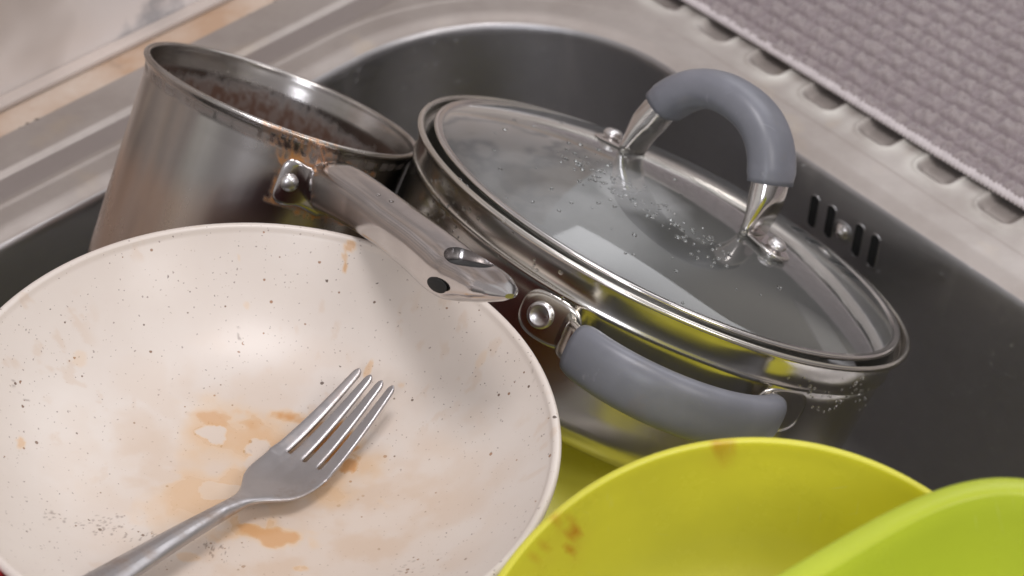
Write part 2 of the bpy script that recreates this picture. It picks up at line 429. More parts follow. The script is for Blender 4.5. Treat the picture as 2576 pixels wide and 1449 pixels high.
# overflow slots: black inlays on the wall stand in for shaded openings
def wallpoint(x, y):
    d = ray(x, y); pt = X0 + Vector((0,0,0)); slope = .009/.140
    nrm = (NR + Vector((0,0,slope))*-1*0).normalized()
    # wall surface: (P-X0).NR = -.003 - slope*(-.010 - z)
    den = d.dot(NR) - slope*d.z
    t = (-.003 + slope*(.010 + CAMZ) - (CAM-X0).dot(NR)) / den
    return CAM + d*t
K = 1449/1960
slot_px = [(2769*K, 719*K), (2825*K, 754*K), (2920*K, 817*K), (2973*K, 854*K)]
M_dark2 = plain('slot_black', (.004,.004,.004), .9)
for x, y in slot_px:
    p = wallpoint(x, y); hw, hh = .0029, .0105; prof = []
    for k in range(32):
        a = 2*math.pi*(k+.5)/32; prof.append((hw*math.cos(a), hw*math.sin(a) + (hh-hw if math.sin(a) > 0 else -(hh-hw))))
    V = []; F = []
    for sc_, s_ in ((1.18, .0006), (1.10, -.0004), (1.0, -.0006), (.97, -.0003)):
        g = (sc_-1)*hw
        for u, v in prof: V.append(p + DR*(u + math.copysign(g, u)*abs(u)/hw) + Vector((0,0,1))*(v + math.copysign(g, v)) + NR*(s_ + v*.064))
    for i in range(3):
        for j in range(32): F.append((i*32+j, i*32+(j+1) % 32, (i+1)*32+(j+1) % 32, (i+1)*32+j))
    lipm = fixn(meshobj('overflow_slot', V, F, M_bowl, sink))
    fixn(meshobj('slot_shade_inlay', [v for v in V[96:]] + [V[96+k] + NR*.0002 for k in range(32)], [tuple(range(32)), tuple(range(63,31,-1))] + [(k, (k+1) % 32, 32+(k+1) % 32, 32+k) for k in range(32)], M_dark2, lipm, smooth=False))
# box from a centre and half axes
def box(name, c, ux, uy, uz, mat, parent, bev=0):
    V = [Vector(c) + Vector(ux)*i + Vector(uy)*j + Vector(uz)*k for i in (-1,1) for j in (-1,1) for k in (-1,1)]
    F = [(0,1,3,2),(4,6,7,5),(0,4,5,1),(2,3,7,6),(0,2,6,4),(1,5,7,3)]
    o = fixn(meshobj(name, V, F, mat, parent, smooth=False))
    if bev:
        b = bmesh.new(); b.from_mesh(o.data); bmesh.ops.bevel(b, geom=list(b.edges), offset=bev, segments=3, affect='EDGES', profile=.5)
        b.to_mesh(o.data); b.free(); o.data.polygons.foreach_set('use_smooth', [True]*len(o.data.polygons))
    return o
sc = wallpoint(2867*K, 788*K)
# screw
zax = (-NR).normalized(); Rm = frame_rot(zax, DR)
o = lathe('overflow_screw', [(0,.0034),(.0018,.0034),(.0022,.0030),(.0024,.0022),(.0042,.0016),(.0052,.0002),(.0054,-.001)], 24, M_chrome, sink)
o.matrix_parent_inverse = Matrix.Identity(4); o.location = sc + zax*.0006; o.rotation_euler = Rm.to_euler()
o2 = lathe('overflow_dimple', [(0,.0009),(.0040,.0007),(.0062,.0001),(.0070,-.0008)], 32, M_bowl, sink)
o2.location = sc + zax*.0006; o2.rotation_euler = Rm.to_euler()

# deck
def dl_(V): return (V[:,0]-X0.x)*NL.x + (V[:,1]-X0.y)*NL.y
def dr_(V): return (V[:,0]-X0.x)*NR.x + (V[:,1]-X0.y)*NR.y
def ur_(V): return (V[:,0]-X0.x)*DR.x + (V[:,1]-X0.y)*DR.y
PITCHG = .0418; TIP0 = .0905
def groove(V):
    v = dr_(V); u = ur_(V)
    ph = (u - TIP0 + .0085) / PITCHG; k = np.round(ph); du = (ph - k)*PITCHG     # centre of groove at du=0
    hw = .0115; r = .006; v0 = .0345
    qx = np.abs(du) - (hw - r); qy = -(v - v0) + r
    qx0 = np.maximum(qx, 0); qy0 = np.maximum(qy, 0)
    sd = np.hypot(qx0, qy0) + np.minimum(np.maximum(qx, qy), 0) - r      # signed distance to groove border
    return sd, (k >= 0)
def deckz(V):
    z = np.zeros(len(V)); off = OFF
    z += -.0030*(1 - sstep(0, 1, np.clip(off/.010, 0, 1))**.7)           # rolled inner edge
    z += .0007*np.exp(-((off-.0225)/.0016)**2) * (1 - sstep(-.02, .03, dr_(V)))
    z += .0005*sstep(.0225, .0245, off)
    a = dl_(V); lf = sstep(.024, .0255, a)*(1-sstep(.0420, .0428, a))*sstep(.024, .026, off)
    z -= .0012*lf
    z += .0012*sstep(.0435, .0462, a)*sstep(.03, .05, off)*(1-sstep(.0, .02, dr_(V)))
    z += .0006*np.exp(-((a-.0445)/.0011)**2)*sstep(.03,.05,off)*(1-sstep(.0, .02, dr_(V)))
    sd, ok = groove(V)
    g = (1 - sstep(-.0052, .0012, sd))*ok
    z -= .0036*g
    z += .0009*np.exp(-((sd-.0012)/.0014)**2)*ok*sstep(.02, .03, dr_(V))
    z += .0005*(fbm(V[:,0]*28, V[:,1]*28)-.5)*sstep(.012,.03,off)
    return z
offs = list(np.concatenate([np.linspace(0, .012, 13), np.linspace(.0125, .030, 28), np.linspace(.0310, .075, 62), np.linspace(.078, .14, 16), np.linspace(.15, .45, 5)]))
npts = None; spec = [(o_, 0) for o_ in offs]
n_ring = len(outline(0, RC, 64, (90, 8, 8, 330)))
OFF = np.repeat(np.array(offs), n_ring)
deck = rings('deck', spec, M_deck, sink, nc=64, straight=(90, 8, 8, 330), zf=deckz)
fixn(deck)
V = verts(deck); OFF = np.repeat(np.array(offs), n_ring)
a = dl_(V); attr(deck, 'linen', sstep(.025,.0265,a)*(1-sstep(.0405,.042,a))*sstep(.025,.028,OFF)*(1-sstep(-.02,.0,dr_(V))))
sd, ok = groove(V); attr(deck, 'lime', ok*np.exp(-(np.maximum(sd-.002,0)/.006)**2)*sstep(-.002,.001,sd)*sstep(.018,.03,dr_(V)))
# part of the deck mesh past the left flange is dropped (countertop begins there)
bm = bmesh.new(); bm.from_mesh(deck.data)
kill = [f for f in bm.faces if (Vector(f.calc_center_median())-X0).dot(NL) > .0700]
bmesh.ops.delete(bm, geom=kill, context='FACES'); bm.to_mesh(deck.data); bm.free()
if any(p.normal.z < 0 for p in list(deck.data.polygons)[2000:2010]):
    deck.data.flip_normals()

# ------------------------------------------------------------------ counter, trim, wall
def strip(d0, d1, z0, z1, l0=-.35, l1=.95):
    c = X0 + NL*((d0+d1)/2) + DL*((l0+l1)/2) + Vector((0,0,(z0+z1)/2))
    return c, DL*((l1-l0)/2), NL*((d1-d0)/2), Vector((0,0,(z1-z0)/2))
def counter_mat():
    m, nt, b = newmat('stained_stone')
    n = noise(nt, 11, 6, rough=.6); n2 = noise(nt, 45, 4)
    c = mix(nt, rampf(nt, n, .40, 0, .62, 1), (.46,.31,.21), (.62,.54,.47))
    c = mix(nt, rampf(nt, n2, .62, 0, .72, .5), c, (.25,.17,.12))
    nt.links.new(c, b.inputs['Base Color']); b.inputs['Roughness'].default_value = .45; bump(nt, b, n2, .1); return m
def marble_mat():
    m, nt, b = newmat('marble_tile')
    n = noise(nt, 5, 7, rough=.6); n2 = noise(nt, 3.5, 5)
    c = mix(nt, rampf(nt, n2, .40, 0, .62, 1), (.82,.775,.76), (.66,.56,.48))
    w = math_(nt, 'ABSOLUTE', math_(nt, 'SUBTRACT', n, .5)); c = mix(nt, rampf(nt, w, 0, .75, .05, 0), c, (.30,.30,.32))
    n3 = noise(nt, 7, 3); c = mix(nt, rampf(nt, n3, .56, 0, .66, .6), c, (.27,.215,.19))
    nt.links.new(c, b.inputs['Base Color']); b.inputs['Roughness'].default_value = .25; return m
ctr = box('countertop', *strip(.0697, .0990, -.03, .0006), counter_mat(), None, bev=.0008); ctr['kind'] = 'structure'
tr_ = box('wall_trim_strip', *strip(.0888, .0978, .0008, .0050), plain('cream_trim', (.62,.54,.49), .35, var=.25, scale=12), None, bev=.0012); tr_['kind'] = 'structure'
wl = box('wall', *strip(.0982, .1182, -.03, .5), marble_mat(), None); wl['kind'] = 'structure'
bmj = []
gr = thing('grime_spots', 'tiny dark grime crumbs along the joint between steel flange and stone counter', 'grime'); gr['kind'] = 'stuff'
bm = bmesh.new()
for _ in range(46):
    s = random.uniform(-.1, .6); p = X0 + DL*s + NL*(.0698 + random.gauss(0, .0004)) + Vector((0,0,.0012)); r = random.uniform(.0004, .0012)
    bmesh.ops.create_icosphere(bm, subdivisions=1, radius=r, matrix=Matrix.Translation(p) @ Matrix.Diagonal((random.uniform(.8,2), 1, .5, 1)))
me = bpy.data.meshes.new('crumb_specks'); bm.to_mesh(me); bm.free(); me.materials.append(plain('grime', (.05,.04,.03), .9))
bpy.data.objects.remove(gr); gr = bpy.data.objects.new('grime', me); COL.objects.link(gr); gr['kind'] = 'stuff'; tag(gr, 'tiny dark grime crumbs along the joint between steel flange and stone counter', 'grime')

# ------------------------------------------------------------------ drying mat
def towel():
    p0 = onz(2321*K, 0, .003); p1 = onz(3484*K, 711*K, .003); du = (p1-p0).normalized(); dv = Vector((-du.y, du.x, 0))
    if dv.dot(NR) < 0: dv = -dv
    root = thing('dish_drying_mat', 'mauve grey crinkled dish mat with a braided pale edge lying on the drainboard', 'dish mat', p0)
    L0, L1, Wd = -.10, .62, .40
    us = np.arange(L0, L1, .0009); vs = np.concatenate([np.arange(.0022, .24, .0009), np.arange(.25, Wd, .01)])
    U, Vv = np.meshgrid(us, vs); 
    wob = .0015*(fbm(U*9, Vv*9)-.5)
    row = (Vv+wob)/.0132; cell = (U+wob*1.5 + .006*np.floor(row))/.0165
    rf = np.abs(row-np.round(row)); cf = np.abs(cell-np.round(cell))
    line = np.minimum(sstep(.01, .24, rf), .20+.80*sstep(.01, .20, cf))
    h1 = fbm(U*270 + Vv*120 + 3*np.floor(row), Vv*110 - U*30, 2); h2 = fbm(U*420, Vv*260, 2); h3 = fbm(U*60, Vv*60, 3)
    ridg = (1 - np.minimum(1, np.abs(2*h1-1)*2.6))*.75 + sstep(.35, .65, h2)*.35
    z = .0004 + line*(.0014 + .0028*ridg) + .0022*(h3-.5) + .0020*(fbm(U*12, Vv*12)-.5)
    z *= sstep(.0, .004, Vv)*.8+.2
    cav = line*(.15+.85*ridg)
    P = (np.array(du)[None,None,:]*U[...,None] + np.array(dv)[None,None,:]*Vv[...,None]); P[...,2] = z
    nv, nu = U.shape; P = P.reshape(-1, 3)
    idx = np.arange(nv*nu).reshape(nv, nu)
    F = np.stack([idx[:-1,:-1], idx[:-1,1:], idx[1:,1:], idx[1:,:-1]], -1).reshape(-1, 4).tolist()
    m, nt, b = newmat('mauve_cloth')
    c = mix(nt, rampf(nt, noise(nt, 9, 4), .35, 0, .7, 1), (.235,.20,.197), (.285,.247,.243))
    c = mix(nt, rampf(nt, getattr_(nt, 'relief'), .05, 0, .7, 1), (.185,.15,.156), c)  # groove shade put into the cloth colour where the relief is low
    c = mix(nt, math_(nt, 'MULTIPLY', rampf(nt, noise(nt, 900, 2), .4, 0, .7, 1), .35), c, (.38,.32,.335))
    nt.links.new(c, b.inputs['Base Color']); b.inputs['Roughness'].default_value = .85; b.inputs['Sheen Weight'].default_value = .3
    bump(nt, b, noise(nt, 1500, 2), .35, .0005)
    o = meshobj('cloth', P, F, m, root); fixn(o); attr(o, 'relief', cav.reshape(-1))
    if o.data.polygons[10].normal.z < 0: o.data.flip_normals()
    # braided hem: flattened tube with herringbone relief
    m2 = plain('pale_braid', (.56,.51,.515), .8, var=.15, scale=200)
    us = np.arange(L0, L1, .00035); n = 14; Vt = []
    for u in us:
        for j in range(n):
            a = 2*math.pi*j/n; x = math.cos(a); y = math.sin(a)
            tw = .5+.5*math.sin(2*math.pi*(u/.0028) + abs(x)*3.4*(1 if x > 0 else 1))
            rr = 1 + .20*(tw-.5)*2*(1 if abs(x) > .08 else .2)
            yy = .0018*math.sin(u*23) * .3
            q = du*float(u) + dv*(.0022 + .0031*x*rr + yy) + Vector((0,0,.0012 + .0017*y*rr - .0004*math.exp(-(x/.2)**2)))
            Vt.append(q)
    F = []
    for i in range(len(us)-1):
        for j in range(n):
            k = (j+1) % n; F.append((i*n+j, i*n+k, (i+1)*n+k, (i+1)*n+j))
    fixn(meshobj('braided_edge', Vt, F, m2, root))
towel()

# ------------------------------------------------------------------ saucepan
def nvec(th, az): return Vector((math.sin(R_(th))*math.cos(R_(az)), math.sin(R_(th))*math.sin(R_(az)), math.cos(R_(th))))
nS = nvec(34.4, 49.6); cS = Vector((-0.110, 0.7966, 0.0847))
RS = frame_rot(nS, (1, 0, 0))
sauce = thing('saucepan', 'small stainless steel saucepan with burnt residue leaning in the sink corner', 'saucepan', cS, RS)
rb = .0625; hS = .112
prof = [(.0655,-.004)] + arc(.0680, -.0002, .0014, 200, -60, 8) + [(.0680,-.004), (.0672,-.010), (.0670,-.016)]
prof = [(0.0,-hS+.0015),(rb-.012,-hS+.0015)] + arc(rb-.0125, -hS+.0135, .012, -90, 0, 6)[1:] + [(.0648,-.018),(.0650,-.010),(.0660,-.004)] \
     + arc(.0682, -.0003, .0016, 200, -70, 9) + [(.0680,-.0035),(.0668,-.008),(.0664,-.016),(rb+.0012,-hS+.013)] + arc(rb-.0118, -hS+.012, .013, 0, -90, 6)[1:] + [(0,-hS-.001)]
prof = dense(prof, .0012)
body = lathe('body', prof, 360, M_sauce, sauce)
def wallframe(o, x, y):
    l, n = hit(o, x, y); return l, n
V = verts(body); rr = np.hypot(V[:,0], V[:,1]); ph = np.arctan2(V[:,1], V[:,0]); inner = (rr < np.where(V[:,2] > -.016, .0662, rb + .0005 + (.0655-rb)*(V[:,2]+hS)/hS - .0003))
lb, nb = hit(body, 815, 482)
phb = math.atan2(lb.y, lb.x); arcx = ((ph-phb+np.pi) % (2*np.pi) - np.pi)*.066; zz = V[:,2]-lb.z
nz = fbm(ph*14+5, V[:,2]*420, 4); nz2 = fbm(ph*60+5, V[:,2]*140, 3)
zq = V[:,2] + .009*(nz-.5) + .005*(nz2-.5) + .004*np.sin(ph*2+1)
burn = inner*sstep(-.012, -.022, zq)*(.80+.20*sstep(.36, .62, fbm(ph*34+5, V[:,2]*330, 4) + .22*sstep(-.022,-.04,V[:,2])))
burn = np.maximum(burn*.95, inner*sstep(-.020,-.034,V[:,2]+.008*(nz2-.5))*.85)
qx = np.abs(arcx) - .0205; qz = np.abs(zz) - .0095; dpl = np.hypot(np.maximum(qx,0), np.maximum(qz,0))
org = (~inner)*(1-sstep(.0012, .0052, dpl + .010*(nz-.5) + .004*(nz2-.5)))
up = (~inner)*sstep(.001,.004,zz-.006)*(1-sstep(.010,.022, np.abs(arcx+.008+ .5*(zz)) + .012*(nz-.5)))*sstep(.38,.62,fbm(ph*45, V[:,2]*900+ph*60,3))
low = (~inner)*sstep(-.030, -.055, V[:,2]+.012*(fbm(ph*4,V[:,2]*30)-.5))*.25  # brownish reflection on the lower wall, put into the colour mask
attr(body, 'orange', np.clip(org*.9 + up*.6 + low, 0, 1))
rimd = (~inner)*np.exp(-((V[:,2]+.0055)/.0012)**2)*sstep(.4,.6,fbm(ph*25, V[:,2]*10))*.6
spots = (~inner)*sstep(.80,.84, vnoise(ph*40, V[:,2]*600))*.5
edge = (~inner)*np.exp(-((dpl-.0010)/.0009)**2)*.8
attr(body, 'burnt', np.clip(burn + rimd + edge*.6, 0, 1))
# bracket plate hugging the wall
def plate(name, cphi, cz, halfw, halfh, rad, thick, mat, parent, notch=None, nu=40, nv=24):
    out = []; F = []
    def pt(u, v, t):
        a = cphi + u/rad; r = rad + t - .0004; return (r*math.cos(a), r*math.sin(a), cz+v)
    # rounded rect outline rings shrunk to the centre
    K_ = 64; base = []
    for k in range(K_):
        a = 2*math.pi*k/K_; c, s = math.cos(a), math.sin(a); ex = 5 if notch else 2.7
        x = halfw*math.copysign(abs(c)**(2/ex), c); y = halfh*math.copysign(abs(s)**(2/ex), s)
        if notch: y *= 1 - notch*math.exp(-((abs(x)-halfw*.45)/(halfw*.25))**2)
        base.append((x, y))
    R2 = [(1.0, 0), (1.0, thick*.6), (1-.05, thick), (.8, thick), (.6, thick), (.4, thick), (.2, thick), (.02, thick)]
    for sc_, t in R2:
        for x, y in base: out.append(pt(x*sc_, y*sc_, t))
    for i in range(len(R2)-1):
        for j in range(K_): F.append((i*K_+j, i*K_+(j+1) % K_, (i+1)*K_+(j+1) % K_, (i+1)*K_+j))
    F.append(tuple((len(R2)-1)*K_+j for j in range(K_)))
    return fixn(meshobj(name, out, F, mat, parent))
def rivet(name, loc, nrm, r, h, mat, parent):
    prof = [(0, h), (r*.35, h*.97), (r*.65, h*.85), (r*.88, h*.55), (r, h*.2), (r, -.001)]
    o = lathe(name, prof, 28, mat, parent); o.location = loc; o.rotation_euler = frame_rot(nrm, (.3,.5,.8)).to_euler(); return o
radw = math.hypot(lb.x, lb.y) 
hS_ = thing  # noqa
brk = plate('handle_bracket', phb, lb.z, .0235, .0125, radw, .0016, M_handle, sauce, notch=.22)
for ux in (-.0178, .0178):
    a = phb + ux/radw; nn = Vector((math.cos(a), math.sin(a), 0)); rv = rivet('rivet', nn*(radw+.0010) + Vector((0,0,lb.z)), nn, .0042, .0026, M_rivet, brk)
tabm = plate('rim_tab', phb + .010/radw, -.0125, .0062, .0052, radw+.0006, .0012, M_chrome, sauce)
# hollow handle
bpy.context.view_layer.update()
Mi = sauce.matrix_world.inverted()
pw = sauce.matrix_world @ Vector((math.cos(phb)*(radw-.001), math.sin(phb)*(radw-.001), lb.z))
d0 = (pw-CAM).dot(Vector((0, cp, -spn)))
ctrl = [pw, at(832, 472, d0-.012), at(886, 497, d0-.032), at(975, 556, d0-.062), at(1062, 622, d0-.088), at(1145, 690, d0-.112), at(1206, 712, d0-.130), at(1252, 731, d0-.142), at(1282, 745, d0-.150)]
path = [Vector(p) for p in catmull([Mi @ Vector(p) for p in ctrl], 9)]
# even spacing
cum = [0.0]
for a_, b_ in zip(path[:-1], path[1:]): cum.append(cum[-1] + (b_-a_).length)
LT = cum[-1]; arr = np.array([list(p) for p in path])
path = [Vector([np.interp(LT*i/90, cum, arr[:, k]) for k in range(3)]) for i in range(91)]
vloc = (Mi.to_3x3() @ Vector((0, cp, -spn))).normalized()
secs = []; m = len(path); frs = []
for i, p in enumerate(path):
    t = (path[min(i+1, m-1)] - path[max(i-1, 0)]).normalized(); s = i/(m-1)
    Uv = Vector((0,0,1)) - vloc*.50; Wv = t.cross(Uv).normalized(); Uv = Wv.cross(t).normalized()
    wd = np.interp(s, [0,.1,.3,.6,.8,.92,.97,1], [.0085,.0122,.0112,.0112,.0122,.0105,.0070,.002])
    th = np.interp(s, [0,.08,.2,.45,.70,.80,.90,.96,1], [.0090,.0124,.0108,.0094,.0104,.0096,.0066,.0038,.0010])
    ex = np.interp(s, [0, .2, .7, 1], [2.2, 3.4, 3.0, 2.3]); frs.append((t, Wv, Uv))
    secs.append((p, Wv, Uv, wd, th, ex))
hd = loft('handle', secs, M_handle, sauce, n=72)
# hanging hole
q_ = int(m*.80); hc = path[q_]; t, Wv, Uv = frs[q_]
bm = bmesh.new(); prof = []
for k in range(40):
    a = 2*math.pi*k/40; prof.append((.0130*math.cos(a), .0080*math.sin(a)))
rr_ = []
for s_, sc_ in ((-.03, 1.5), (-.0075, 1.10), (-.005, .98), (.005, .98), (.0075, 1.10), (.03, 1.5)):
    rr_.append([bm.verts.new(hc + t*(u*sc_ + s_*.35) + Wv*v*sc_ + Uv*s_) for u, v in prof])
for q in range(len(rr_)-1):
    for k in range(40): bm.faces.new((rr_[q][k], rr_[q][(k+1) % 40], rr_[q+1][(k+1) % 40], rr_[q+1][k]))
bm.faces.new(rr_[0][::-1]); bm.faces.new(rr_[-1]); bmesh.ops.recalc_face_normals(bm, faces=bm.faces)
cme = bpy.data.meshes.new('hole_cutter'); bm.to_mesh(cme); bm.free(); cutter = bpy.data.objects.new('hole_cutter', cme); COL.objects.link(cutter); cutter.parent = sauce
bo = hd.modifiers.new('b', 'BOOLEAN'); bo.object = cutter; bo.operation = 'DIFFERENCE'; bo.solver = 'EXACT'
dg = bpy.context.evaluated_depsgraph_get(); nm = bpy.data.meshes.new_from_object(hd.evaluated_get(dg)); hd.modifiers.clear(); hd.data = nm
bpy.data.objects.remove(cutter); hd.data.polygons.foreach_set('use_smooth', [True]*len(hd.data.polygons))
md = hd.modifiers.new('e', 'EDGE_SPLIT'); md.split_angle = R_(38)
loft('hole_shade_plug', [(hc + Uv*s_ + t*s_*.35, t, Wv, .0131, .0081, 2) for s_ in (-.0060, -.001, .001, .0060)], M_hole_shade, hd, n=40)  # black plug stands in for the shade inside the hollow handle
mo, mn_ = hit(hd, 1100, 717)
if mo is not None:
    o = loft('mouth_shade_patch', [(mo + t*.0085*math.sin(a) + mn_*.0002, (t.cross(mn_)).normalized(), mn_, .0030*math.cos(a)+.0001, .0007*math.cos(a)+.0001, 2) for a in np.linspace(-1.5, 1.5, 15)], M_hole_shade, hd, n=20)  # black patch laid on the surface as the shade of an open end

# ------------------------------------------------------------------ pot + lid
nP = nvec(32.0, 39.3); cP = Vector((0.0743, 0.7557, 0.0402)); RP = frame_rot(nP, (1, 0, 0))
pot = thing('cooking_pot', 'wide low stainless steel pot tilted in the sink with a grey grip side handle', 'pot', cP, RP)
hp = .080
prof = [(0,-hp+.002),(.108,-hp+.002)] + arc(.1075,-hp+.0155,.0135,-90,0,8)[1:] + [(.1225,-.016),(.1225,-.0068),(.1242,-.0050),(.1262,-.0045),(.1270,-.0016)] \
     + arc(.1284, -.0002, .0016, 190, -60, 9) + [(.1278,-.0045),(.1262,-.0085),(.1256,-.0125),(.1258,-.0138),(.1262,-.0148),(.1254,-.0162),(.1246,-.0185)] \
     + [(.1238,-.060)] + arc(.1078,-hp+.015,.0155,0,-90,8)[0:] + [(0,-hp-.0005)]
pbody = lathe('body', dense(prof, .003), 360, M_pot, pot)
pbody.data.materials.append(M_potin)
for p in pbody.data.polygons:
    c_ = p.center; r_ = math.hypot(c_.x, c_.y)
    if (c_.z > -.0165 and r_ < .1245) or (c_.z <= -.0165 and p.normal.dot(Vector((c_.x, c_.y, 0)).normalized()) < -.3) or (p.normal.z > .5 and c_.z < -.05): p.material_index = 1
# side handles
def side_handle(phi_l, z_l, phi_r, z_r, rad, bulge, t1_=.965):
    def wp(phi, z, r): return Vector((r*math.cos(phi), r*math.sin(phi), z))
    root = None
    def P(t, extra=0):
        ph_ = phi_l + (phi_r-phi_l)*t; r = rad + .003 + (bulge-.003)*math.sin(math.pi*min(1, max(0, t)))**.55; return wp(ph_, z_l + (z_r-z_l)*t, r+extra)
    secs = []; K_ = 46
    for i in range(K_+1):
        t = .09 + (t1_-.09)*i/K_; p = P(t); tg = (P(min(t+.01, 1)) - P(max(t-.01, 0))).normalized(); Uv = Vector((0,0,1)); Wv = tg.cross(Uv).normalized(); Uv = Wv.cross(tg)
        e = min(i, K_-i); k = 1.0 if e > 2 else (.93, .975, .995)[e]
        w = .0118*k*(1 + .08*math.sin(math.pi*t)); secs.append((p, Uv, Wv, w, .0068*k, 2.6))
    slv = loft('grip_sleeve', secs, M_sil, pot, n=40)
    secs = []
    for i in range(31):
        t = i/30; p = P(t); tg = (P(min(t+.01, 1)) - P(max(t-.01, 0))).normalized(); Uv = Vector((0,0,1)); Wv = tg.cross(Uv).normalized(); Uv = Wv.cross(tg)
        secs.append((p, Uv, Wv, .0088, .0022, 3))
    core = loft('handle_strap', secs, M_pot, pot, n=24)
    for ph_, z_, sgn in ((phi_l, z_l, -1), (phi_r, z_r, 1)):
        pl = plate('handle_mount', ph_ + sgn*.0085/rad, z_, .0145, .0112, rad, .0020, M_pot, pot)
        a = ph_ + sgn*.0125/rad; nn = Vector((math.cos(a), math.sin(a), 0))
        if sgn > 0 and t1_ > .95: continue      # this rivet sits under the grip
        o = lathe('rivet', [(0,.0014),(.0035,.0014),(.0040,.0019),(.0052,.0021),(.0060,.0014),(.0062,-.001)], 32, M_rivet, pl)
        o.location = nn*(rad+.0014)+Vector((0,0,z_)); o.rotation_euler = frame_rot(nn, (0,.1,.9)).to_euler()
l1, _ = hit(pbody, 1424, 828); l2, _ = hit(pbody, 1922, 1022)
pl_, pr_ = math.atan2(l1.y, l1.x), math.atan2(l2.y, l2.x)
if pr_ < pl_: pr_ += 2*math.pi
zl = (l1.z + l2.z)/2
side_handle(pl_, l1.z, pr_, l2.z, .1238, .029)
side_handle(pl_+math.pi, zl, pr_+math.pi, zl, .1238, .030, .91)

lid = thing('pot_lid', 'domed clear glass lid with steel rim and grey arched grip, wet with droplets', 'pot lid', cP + nP*.0012 + Vector((-.0003,-.0063,.0026)).normalized()*.0032, RP)
def dome(r, H_=.021, R0=.1195):
    q = min(1.0, r/R0); return .0015 + H_*(1 - q**2.0)**.9
gp = [(r, dome(r)) for r in np.linspace(0.00001, .1195, 60)]
gl = lathe('glass_dome', gp, 200, M_glass, lid)
V = verts(gl); 
fc, _ = hit(gl, 1440, 560); fc2, _ = hit(gl, 1600, 480); fc3, _ = hit(gl, 1350, 460)
fog_glare = np.zeros(len(V))
for c_, r_, a_ in ((fc, .046, .27), (fc2, .030, .36), (fc3, .04, .16)):
    d_ = np.hypot(V[:,0]-c_.x, V[:,1]-c_.y) + .014*(fbm(V[:,0]*60, V[:,1]*60)-.5); fog_glare = np.maximum(fog_glare, a_*(1-sstep(r_*.5, r_, d_)))
attr(gl, 'fog_glare', fog_glare)
rimp = [(.1184,.0022),(.1195,.0028)] + arc(.1215,.0017,.0012,130,-80,9) + [(.1205,-.0004),(.1192,.0002),(.1184,.0012)]
lathe('steel_rim', rimp, 240, M_chrome, lid, closed=True)
# contents seen through the glass
bpy.context.view_layer.update(); ML = lid.matrix_world.inverted(); MP = pot.matrix_world.inverted()
def lidlocal(v): return ML.to_3x3() @ Vector(v)
A1, _ = hit(gl, 1532, 352); A2, _ = hit(gl, 1945, 640)
dd = Vector((A2.x-A1.x, A2.y-A1.y, 0)); half = dd.length/2; dd.normalize(); ctr_ = Vector(((A1.x+A2.x)/2, (A1.y+A2.y)/2, 0)); ww = Vector((-dd.y, dd.x, 0)); up_ = Vector((0,0,1))
zc = dome(half*.9) + .0008
ra = half - .0145; hh_ = .050
def arch(t):   # t 0..1 ; superellipse arch
    a = math.pi*(1-t); c, s = math.cos(a), max(0.0, math.sin(a))
    return ctr_ + dd*(ra*math.copysign(abs(c)**.86, c)) + up_*(zc + hh_*s**.88)
def archsec(t, w, th, ex):
    e = .004; p = arch(t); tg = (arch(min(1, t+e))-arch(max(0, t-e))).normalized(); nr = tg.cross(ww).normalized()
    return (p, ww, nr, w, th, ex)
secs = [archsec(.175 + .675*i/40, .0136*(1 if 1 < i < 39 else .95), .0094*(1 if 1 < i < 39 else .95), 2.5) for i in range(41)]
gripe = loft('grip_sleeve', secs, M_sil, lid, n=44)
secs = [archsec(i/60, .0104, .0074 - .004*max(0, 1-min(i, 60-i)/6), 2.3) for i in range(61)]
ar = loft('handle_arch', secs, M_chrome, lid, n=32)
for sgn, A in ((-1, A1), (1, A2)):
    c_ = ctr_ + dd*sgn*(half-.001); 
    slope = (dome(half+.004)-dome(half-.008))/.012
    tdir = (dd*sgn + up_*slope).normalized(); nrm = ww.cross(tdir)*( 1 if ww.cross(tdir).z > 0 else -1)
    secs = []
    for i in range(15):
        s = -.0165 + .0245*i/14; w = .0085*math.sqrt(max(.02, 1-max(0, (s)/.0085)**2)) if s > 0 else .0085
        q = c_ + dd*sgn*s; q.z = dome(abs((q-ctr_).dot(dd))) + .0012 + (0.0015 if s < -.0145 else 0)
        secs.append((q, ww, nrm, w, .0009, 4))
    ft = loft('handle_foot', secs, M_chrome, lid, n=28)
    q = c_.copy(); q.z = dome(half)+.0015
    o = lathe('rivet', [(0,.0052),(.0028,.0051),(.0042,.0043),(.0048,.0030),(.0046,.0018),(.0034,.0012),(.0034,-.002)], 28, M_rivet, ft); o.location = q; o.rotation_euler = frame_rot(nrm, (.1,.2,.9)).to_euler()
    # under-glass washer and nut
    o = lathe('washer', [(0,-.0052),(.0035,-.0052),(.0036,-.0034),(.0062,-.0030),(.0064,-.0016),(0,-.0014)], 24, M_rivet, ft); o.location = q; o.rotation_euler = frame_rot(nrm, (.1,.2,.9)).to_euler()

